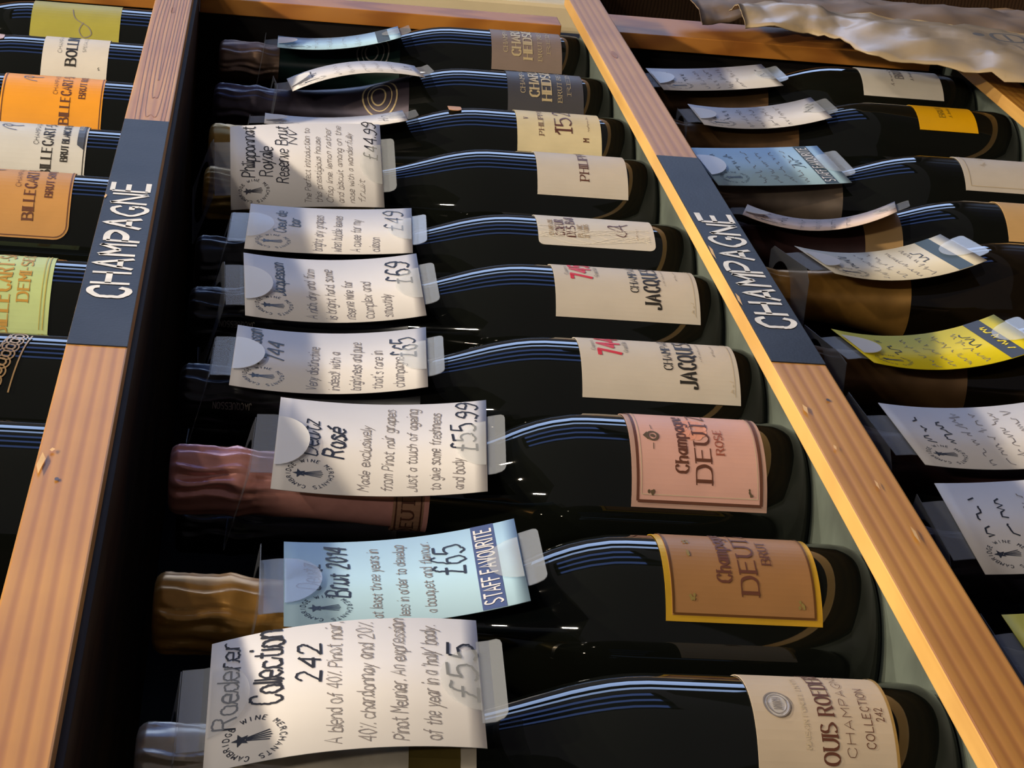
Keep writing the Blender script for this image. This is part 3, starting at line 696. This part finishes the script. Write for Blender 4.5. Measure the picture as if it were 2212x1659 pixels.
def card(key, label, m, bow, ink=None, pen=None, extra=(), top_flap=True, bot_flap=True, tail=.0092, holder=True, plate=True, flapm=None):
    x, y, z, psi, pt, rl = CARD[key]
    y -= NUDGE.get(key, 0) * .45; x -= NUDGE.get(key, 0) * .89      # stand clear of the glass
    psi, pt, rl = rad(psi), rad(pt), rad(rl)
    n = Vector((-math.sin(psi) * math.cos(pt), -math.cos(psi) * math.cos(pt), math.sin(pt)))
    u = Vector((math.cos(psi), -math.sin(psi), 0)); up = n.cross(u)
    u2 = math.cos(rl) * u + math.sin(rl) * up; up2 = -math.sin(rl) * u + math.cos(rl) * up
    M = Matrix((u2, -n, up2)).transposed().to_4x4(); M.translation = Vector((x, y, z))
    t = thing('price_card', label, 'price card', (0, 0, 0), 'handwritten price cards on bottle necks')
    t.matrix_world = M
    H2 = CHh / 2
    def by(zz): # bow: + into the bottle
        q = min(1, max(-1, zz / H2)); return bow * (1 - q * q) - .32 * max(0, -H2 - zz)
    N = 16
    vs, fs = [], []
    for i in range(N + 1):
        zz = -H2 + CHh * i / N
        for s in (-1, 1): vs += [(s * CW / 2, by(zz) - .0002, zz), (s * CW / 2, by(zz) + .0002, zz)]
    for i in range(N):
        a = 4 * i; b = a + 4
        fs += [(a, a + 2, b + 2, b), (a + 1, b + 1, b + 3, a + 3), (a, b, b + 1, a + 1), (a + 2, a + 3, b + 3, b + 2)]
    fs += [(0, 1, 3, 2), (4 * N, 4 * N + 2, 4 * N + 3, 4 * N + 1)]
    c = mesh('card', vs, fs, m, t, True)
    surf = lambda e: (lambda px, v: (px, by(H2 - v) - e, H2 - v))
    for nm, kk, mm, e in extra: kk.lay(nm, surf(e), mm, c)
    if ink: ink.lay('lettering', surf(.0005), INK, c)
    if pen: pen.lay('handwriting', surf(.00045), PEN, c)
    if holder:
        # clear backing with rounded foot
        w2 = .0235; pts = []
        zt = H2 + .011; zbm = -H2 - tail
        zsq = [zbm, zbm + .0006, zbm + .002, zbm + .005] + [zbm + .005 + (zt - zbm - .005) * i / 14 for i in range(1, 15)]
        vs, fs = [], []
        for q in zsq:
            d = max(0, .004 - (q - zbm)); ins = .004 - math.sqrt(max(0, .004 ** 2 - d * d)) if d else 0
            vs += [(-w2 + ins, by(q) + .0007, q), (w2 - ins, by(q) + .0007, q), (-w2 + ins, by(q) + .0011, q), (w2 - ins, by(q) + .0011, q)]
        nq = len(zsq)
        for i in range(nq - 1):
            a = 4 * i; b = a + 4
            fs += [(a, a + 1, b + 1, b), (a + 2, b + 2, b + 3, a + 3), (a, b, b + 2, a + 2), (a + 1, a + 3, b + 3, b + 1)]
        fs += [(0, 2, 3, 1), (4 * (nq - 1), 4 * (nq - 1) + 1, 4 * (nq - 1) + 3, 4 * (nq - 1) + 2)]
        mesh('holder', vs, fs, PLASTIC, t)
        # half-oval flaps that grip the card
        def flap(name, zr, dirn, rw, rl_, m_, lift):
            vs, fs = [], []; nn = 16
            for layer in (0, .0003):
                vs.append((0, by(zr) - .0011 - layer, zr))
                for i in range(nn + 1):
                    a = math.pi * i / nn
                    px = rw * math.cos(a); zz = zr + dirn * rl_ * math.sin(a)
                    vs.append((px, by(zz) - .0011 - lift * math.sin(a) - layer, zz))
            k2 = nn + 2
            for i in range(nn):
                fs.append((0, i + 1, i + 2)); fs.append((k2, k2 + i + 2, k2 + i + 1)); fs.append((i + 1, k2 + i + 1, k2 + i + 2, i + 2))
            return mesh(name, vs, fs, m_, t, False)
        if top_flap: flap('flap', H2 - .0005, -1, .0195, .0165, flapm or FROST, .002)
        if bot_flap: flap('flap', -H2 + .0005, 1, .0175, .0150, mat('clear_flap', (.66, .70, .72), .22, alpha=.2), .0006)
        if plate:
            # collar plate folded back with a hole that slips over the neck
            bxl = {'b': BX}.get(key[0]); bx0 = BX[int(key[1])] if key[0] == 'b' else LX[key]
            loc = M.inverted() @ Vector((bx0, 0, z + H2 + .015))
            cx, cy = loc.x, loc.y
            rise = .30 if key[0] == 'b' else .12
            zt2 = H2 + .011
            zworld = (M @ Vector((cx, cy, zt2 + cy * rise))).z - (0 if key[0] == 'b' else SH['lower'])
            HR = .0182 if zworld < .268 else .0214
            nseg = 32; vs, fs = [], []
            x0, x1, y0, y1 = -.0235, .0235, .0007, cy + .026
            x0 = min(x0, cx - HR - .003); x1 = max(x1, cx + HR + .003); y0 = min(y0, cy - HR - .0015)
            for layer in (0, .0004):
                for i in range(nseg):
                    a = 2 * math.pi * i / nseg; ca, sa = math.cos(a), math.sin(a)
                    tx = ((x1 - cx) / ca if ca > 1e-6 else (x0 - cx) / ca if ca < -1e-6 else 1e9)
                    ty = ((y1 - cy) / sa if sa > 1e-6 else (y0 - cy) / sa if sa < -1e-6 else 1e9)
                    q = min(tx, ty); ox, oy = cx + ca * q, cy + sa * q
                    ix, iy = cx + ca * min(HR, q * .97), cy + sa * min(HR, q * .97)
                    vs += [(ox, oy, zt2 + oy * rise + layer), (ix, iy, zt2 + iy * rise + layer)]
            o2 = 2 * nseg
            for i in range(nseg):
                j = (i + 1) % nseg
                fs += [(2 * i, 2 * j, 2 * j + 1, 2 * i + 1), (o2 + 2 * i, o2 + 2 * i + 1, o2 + 2 * j + 1, o2 + 2 * j), (2 * i, o2 + 2 * i, o2 + 2 * j, 2 * j)]
            mesh('collar', vs, fs, PLASTIC, t)
    return t
mm = .001
def hand(k, t, x, v, h, width, weight=.09, rot=0.0):
    # v is distance from the card top; lay() flips it, so draw in (x, -v) space
    k2 = Ink(); k2.text(t, 0, 0, h * mm, 'hand', 'l', width=width * mm, weight=weight, rot=rot)
    base = len(k.v); k.cut.append(base); k.v += [(x * mm + p[0], v * mm - p[1]) for p in k2.v]; k.f += [tuple(base + i for i in f)[::-1] for f in k2.f]
def logo(k, x=-23, v=17, r=10):
    k2 = Ink(); star_logo(k2, 0, 0, r * mm)
    base = len(k.v); k.cut.append(base); k.v += [(x * mm + p[0], v * mm - p[1]) for p in k2.v]; k.f += [tuple(base + i for i in f)[::-1] for f in k2.f]
def scrib(k, x0, x1, v, h, seed, hw=.00022):
    k2 = Ink(); k2.scribble(x0 * mm, x1 * mm, 0, h * mm, hw, seed)
    base = len(k.v); k.cut.append(base); k.v += [(p[0], v * mm - p[1]) for p in k2.v]; k.f += [tuple(base + i for i in f)[::-1] for f in k2.f]
def block(v0, v1, x0=-37, x1=37):
    k = Ink(); n = 6
    for i in range(n): k.poly([(x0 * mm, (v0 + (v1 - v0) * i / n) * mm), (x0 * mm, (v0 + (v1 - v0) * (i + 1) / n) * mm), (x1 * mm, (v0 + (v1 - v0) * (i + 1) / n) * mm), (x1 * mm, (v0 + (v1 - v0) * i / n) * mm)])
    return k
def bandtext(t, v, h, width):
    k = Ink(); k2 = Ink(); k2.text(t, 0, 0, h * mm, 'cond', 'c', width=width * mm, weight=.13)
    k.v = [(p[0], v * mm - p[1]) for p in k2.v]; k.f = [f[::-1] for f in k2.f]
    return k

# b0
k, p = Ink(), Ink(); logo(k, -24, 19, 11)
hand(k, 'Roederer', -17, 12, 9, 50); hand(k, 'Collection', -8, 29, 12, 44); hand(k, '242', 2, 44, 8.5, 22, .13); hand(k, '£55', -12, 104, 11.5, 32, .09)
for i, (s, w_) in enumerate((('A blend of 40% Pinot noir,', 70), ('40% chardonnay and 20%', 68), ('Pinot Meunier. An expression', 70), ("of the year in a 'holy' body.", 66))): hand(p, s, -34, 52 + i * 12.2, 6, w_, .07)
THINF = mat('thin_clear_flap', (.62, .67, .76), .12, alpha=.14, spec=.7)
card('b0', 'nearest large white card reading Collection 242 and £55, bowed forward', CARDW, -.0058, k, p, flapm=THINF)
# b1
k, p = Ink(), Ink(); logo(k, -22, 18, 10)
hand(k, 'Deutz', -6, 16, 9, 22); hand(k, 'Brut 2014', -13, 28, 9.5, 44, .12); hand(k, '£65', -3, 80, 14, 26, .085)
for i, (s, w_) in enumerate((('at least three years in', 60), ('lees in order to develop', 62), ('a bouquet and flavour.', 62))): hand(p, s, -32, 42 + i * 11.5, 5, w_)
card('b1', 'light blue card with navy staff favourite band, priced £65', CARDB, .0045, k, p, (('band', block(84.5, 95), NAVY, .0004), ('band_lettering', bandtext('STAFF FAVOURITE', 93.4, 7.4, 66), CARDW, .0006)), flapm=mat('half_clear_flap', (.55, .64, .85), .12, alpha=.35, spec=.7))
# b2
k, p = Ink(), Ink(); logo(k, -23, 18, 10.5)
hand(k, 'Deutz', -8, 21, 9, 28); hand(k, 'Rosé', -9, 34, 10, 24, .12); hand(k, '£55.99', -5, 100, 12, 39, .085)
for i, (s, w_) in enumerate((('Made exclusively', 52), ('from Pinot noir grapes', 66), ('Just a touch of ageing', 66), ('to give some freshness', 62), ('and body', 24))): hand(p, s, -34, 47 + i * 11.6, 5.5, w_)
card('b2', 'white card reading Rosé and £55.99, hung before the pink foil', CARDW, .0040, k, p)
# b3
k, p = Ink(), Ink(); logo(k, -22, 17, 10)
hand(k, 'Jacquesson', -8, 14, 8, 42, .11); hand(k, '744', -2, 27, 10, 22, .12); hand(k, '£65', 1, 99, 13, 24, .09)
for i, (s, w_) in enumerate((('Very distinctive', 52), ('indeed! with a', 46), ('brightness and pure', 58), ("that's rare in", 46), ('champagne', 36))): hand(p, s, -34, 46 + i * 11.6, 6, w_)
card('b3', 'white card reading 744 and £65 above the red 744 label', CARDW, .0048, k, p)
# b4
k, p = Ink(), Ink(); logo(k, -22, 17, 10)
hand(k, 'Jacquesson', -9, 24, 7, 38, .12); hand(k, '£69', 2, 99, 14, 26, .09)
for i, (s, w_) in enumerate((('A rich, dry and firm', 58), ('is bright hard, some', 58), ('reserve wine for', 44), ('complex and', 42), ('smoothly', 26))): hand(p, s, -34, 42 + i * 11.0, 6, w_)
card('b4', 'white card between the 744 card and the Coeur card, frosted flap on top', CARDW, .0050, k, p)
# b5
k, p = Ink(), Ink(); logo(k, -22, 17, 10)
hand(k, 'Coeur de', -8, 24, 7, 36, .12); hand(k, 'bar', 4, 33, 7, 13, .12); hand(k, '£49', -2, 99, 12, 32, .08)
for i, (s, w_) in enumerate((('bright dry grapes', 58), ('when bubble leaves', 58), ('A cuvee for my', 52), ('cuisson', 22))): hand(p, s, -34, 48 + i * 12.0, 6, w_)
card('b5', 'white card reading Coeur de bar, right beside the £44.99 card', CARDW, .0022, k, p, flapm=THINF)
# b6
k, p = Ink(), Ink(); logo(k, -22, 16, 9.5)
hand(k, 'Philipponnat', -10, 17, 9, 45, .085); hand(k, 'Royale', -10, 29, 9, 26, .085); hand(k, 'Reserve Brut', -16, 40, 8.5, 50, .085); hand(k, 'NV', 18, 46, 6, 12, .1); hand(k, '£44.99', 4, 102, 9, 33, .09)
for i, (s, w_) in enumerate((('The Perfect introduction to', 66), ('this prestigious house', 58), ('Crisp lime, lemon rather', 66), ('and biscuit among on the', 68), ('nose with a wonderfully', 62), ('fruit', 20))): hand(p, s, -34, 55 + i * 7.4, 4.2, w_, .09)
card('b6', 'white card reading Royale Reserve Brut and £44.99, turned towards the viewer', CARDW, -.0022, k, p, top_flap=False)
# b7..b9
k = Ink(); logo(k); scrib(k, -20, 25, 92, 8, 5, .0004)
card('b7', 'white card mostly hidden behind the £44.99 card', CARDW, .0045, k)
k, p = Ink(), Ink(); logo(k); scrib(k, -8, 25, 22, 8, 6, .0005); scrib(k, -8, 25, 98, 9, 7, .0005)
for i in range(5): scrib(p, -32, 30, 40 + i * 11, 5, 30 + i)
card('b8', 'white card seen nearly edge on, arched forward, above charcoal label bottle', CARDW, -.0085, k, p, bot_flap=False)
k, p = Ink(), Ink(); logo(k)
for i in range(4): scrib(p, -32, 30, 34 + i * 12, 5, 40 + i)
card('b9', 'farthest light blue card on the middle shelf, seen nearly edge on', CARDB, .0055, k, p, (('band', block(84.5, 95), DKGREEN, .0004),))
# lower row
def generic(key, label, m, bow, seed, extra=(), **kw):
    k, p = Ink(), Ink(); logo(k, -22, 18, 10)
    scrib(k, -8, 24, 16, 7, seed, .0005); scrib(k, -8, 24, 29, 7, seed + 1, .0005); scrib(k, -6, 22, 99 if not extra else 80, 10, seed + 2, .0005)
    for i in range(4): scrib(p, -33, 30, 42 + i * 10.5, 5.5, seed + 10 + i, .0003)
    return card(key, label, m, bow, k, p, extra, **kw)
generic('L1', 'farthest white card on the lower shelf, above white label bottle', CARDW, .0020, 100)
generic('L2', 'white card on the lower shelf above amber label bottle', CARDW, .0060, 110)
generic('L3', 'light blue card on the lower shelf with dark green band', CARDB, .0010, 120, (('band', block(84.5, 95), DKGREEN, .0004), ('band_lettering', bandtext('STAFF FAVOURITE', 93.4, 7.4, 66), CARDW, .0006)))
generic('L4', 'white card seen edge on over the tan neck band, bent like a wave', mat('pinkish_card', (.66, .54, .50), .6, var=.03), .012, 130)
generic('L5', 'curled white card with large frosted flap above the yellow card', mat('warm_white_card', (.74, .70, .58), .6, var=.03), .0085, 140, (('band', block(86, 96), DKGREEN, .0004),))
yb = Ink(); scrib(yb, -24, 24, 92.5, 6.5, 77, .0007)
generic('L6', 'bright yellow card on the lower shelf with black band', CARDY, .0085, 150, (('band', block(84.5, 95), BLKPRINT, .0004), ('band_lettering', yb, CARDY, .0006)))
generic('L7', 'large white card on the lower shelf just below the yellow card', CARDW, .0050, 160, top_flap=False)
generic('L8', 'lowest white card on the lower shelf, cut by the right picture edge', CARDW, .0030, 170, top_flap=False)
generic('L9', 'second yellow card, its corner showing at the bottom right of the picture', CARDY, .0030, 180, top_flap=False)

# ------------------------------------------------------------------ packaging hung on the rack end, carton beyond
def crumple(name, lower, upper, yb, m, nx=44, ny=14, seed=3, amp=.006, label='', cat='packaging'):
    t = thing(name, label, cat, (0, yb, 0))
    from mathutils import noise
    def interp(P, s):
        n = len(P) - 1; q = min(n - 1e-6, s * n); i = int(q); f = q - i
        return [P[i][j] + (P[i + 1][j] - P[i][j]) * f for j in (0, 1)]
    vs, fs = [], []
    for side in (0, 1):
        for i in range(nx + 1):
            a = interp(lower, i / nx); b = interp(upper, i / nx)
            for j in range(ny + 1):
                q = j / ny
                x = a[0] + (b[0] - a[0]) * q; z = a[1] + (b[1] - a[1]) * q
                d = (noise.noise(Vector((x * 38 + seed, z * 38, q))) * amp + abs(noise.noise(Vector((x * 90, z * 90 + seed, 0)))) * amp * .7)
                ed = .0012 * noise.noise(Vector((x * 60, z * 60, seed))) if j in (0, ny) else 0
                vs.append((x + ed, d + side * .0012 - .010 * math.sin(q * math.pi), z + ed))
    S1 = (nx + 1) * (ny + 1)
    for i in range(nx):
        for j in range(ny):
            k0 = i * (ny + 1) + j
            fs.append((k0, k0 + 1, k0 + ny + 2, k0 + ny + 1)); fs.append((S1 + k0, S1 + k0 + ny + 1, S1 + k0 + ny + 2, S1 + k0 + 1))
    for i in range(nx):
        for j in (0, ny):
            k0 = i * (ny + 1) + j; fs.append((k0, k0 + ny + 1, S1 + k0 + ny + 1, S1 + k0))
    for j in range(ny):
        for i in (0, nx):
            k0 = i * (ny + 1) + j; fs.append((k0, k0 + 1, S1 + k0 + 1, S1 + k0))
    mesh('sheet', vs, fs, m, t, True)
    return t
FILM = mat('beige_packing_film', (.40, .31, .19), .32, var=.12, scale=25, bump=.3, bscale=60)
KRAFT = mat('brown_packing_paper', (.22, .15, .09), .6, var=.15, scale=25)
YB = -.082
bag = crumple('packing_film', [(1.17, -.125), (1.163, -.150), (1.165, -.178), (1.150, -.200), (1.094, -.212), (1.078, -.262), (1.049, -.316), (1.00, -.40), (.97, -.47)],
              [(1.225, -.12), (1.262, -.150), (1.255, -.19), (1.25, -.22), (1.245, -.26), (1.24, -.31), (1.232, -.37), (1.23, -.42), (1.23, -.47)], YB, FILM,
              label='crumpled beige packing film hanging over the end of the rack')
k = Ink()
c0 = (1.120, -.338)
k.strip(catmull([(c0[0] - .012, c0[1] - .011), (c0[0] + .012, c0[1] - .012), (c0[0] + .013, c0[1] + .010), (c0[0] - .011, c0[1] + .011), (c0[0] - .012, c0[1] - .011)]), .0018)
k.strip([(c0[0] - .012, c0[1]), (c0[0] + .012, c0[1])], .0016); k.ellipse(c0[0] + .006, c0[1] + .024, .006, .005)
k.lay('printed_mark', lambda x, z: (x, -.0165, z), mat('faded_grey_print', (.10, .09, .07), .6), bag)
crumple('packing_paper', [(1.232, -.10), (1.272, -.15), (1.272, -.22), (1.268, -.30), (1.262, -.38), (1.26, -.46)], [(1.34, -.10), (1.36, -.16), (1.38, -.22), (1.39, -.30), (1.40, -.38), (1.40, -.46)], -.066, KRAFT, seed=9, amp=.005,
        label='brown packing paper behind the beige film at the rack end')
nb = thing('side_shelf', 'dark shelf beyond the rack end carrying the cream carton', 'shelf', (1.5, .1, -1.08))
boxmesh('shelf_board', (-.145, -.14, 1.045), (.35, .2, 1.06), DARKWOOD, nb)
boxmesh('post', (-.14, -.13, 0), (-.11, .19, 1.045), DARKWOOD, nb); boxmesh('post', (.31, -.13, 0), (.34, .19, 1.045), DARKWOOD, nb)
cart = thing('carton', 'plain cream carton standing just beyond the rack end', 'carton', (1.5, .1, -.02))
CRM = mat('cream_carton', (.68, .60, .42), .7, var=.05, scale=20, bump=.1)
boxmesh('carton_body', (-.135, -.145, 0.0005), (.2, .15, .30), CRM, cart, bev=.004)
boxmesh('carton_flap', (-.135, -.145, .3005), (.2, .0, .303), CRM, cart, bev=.001)
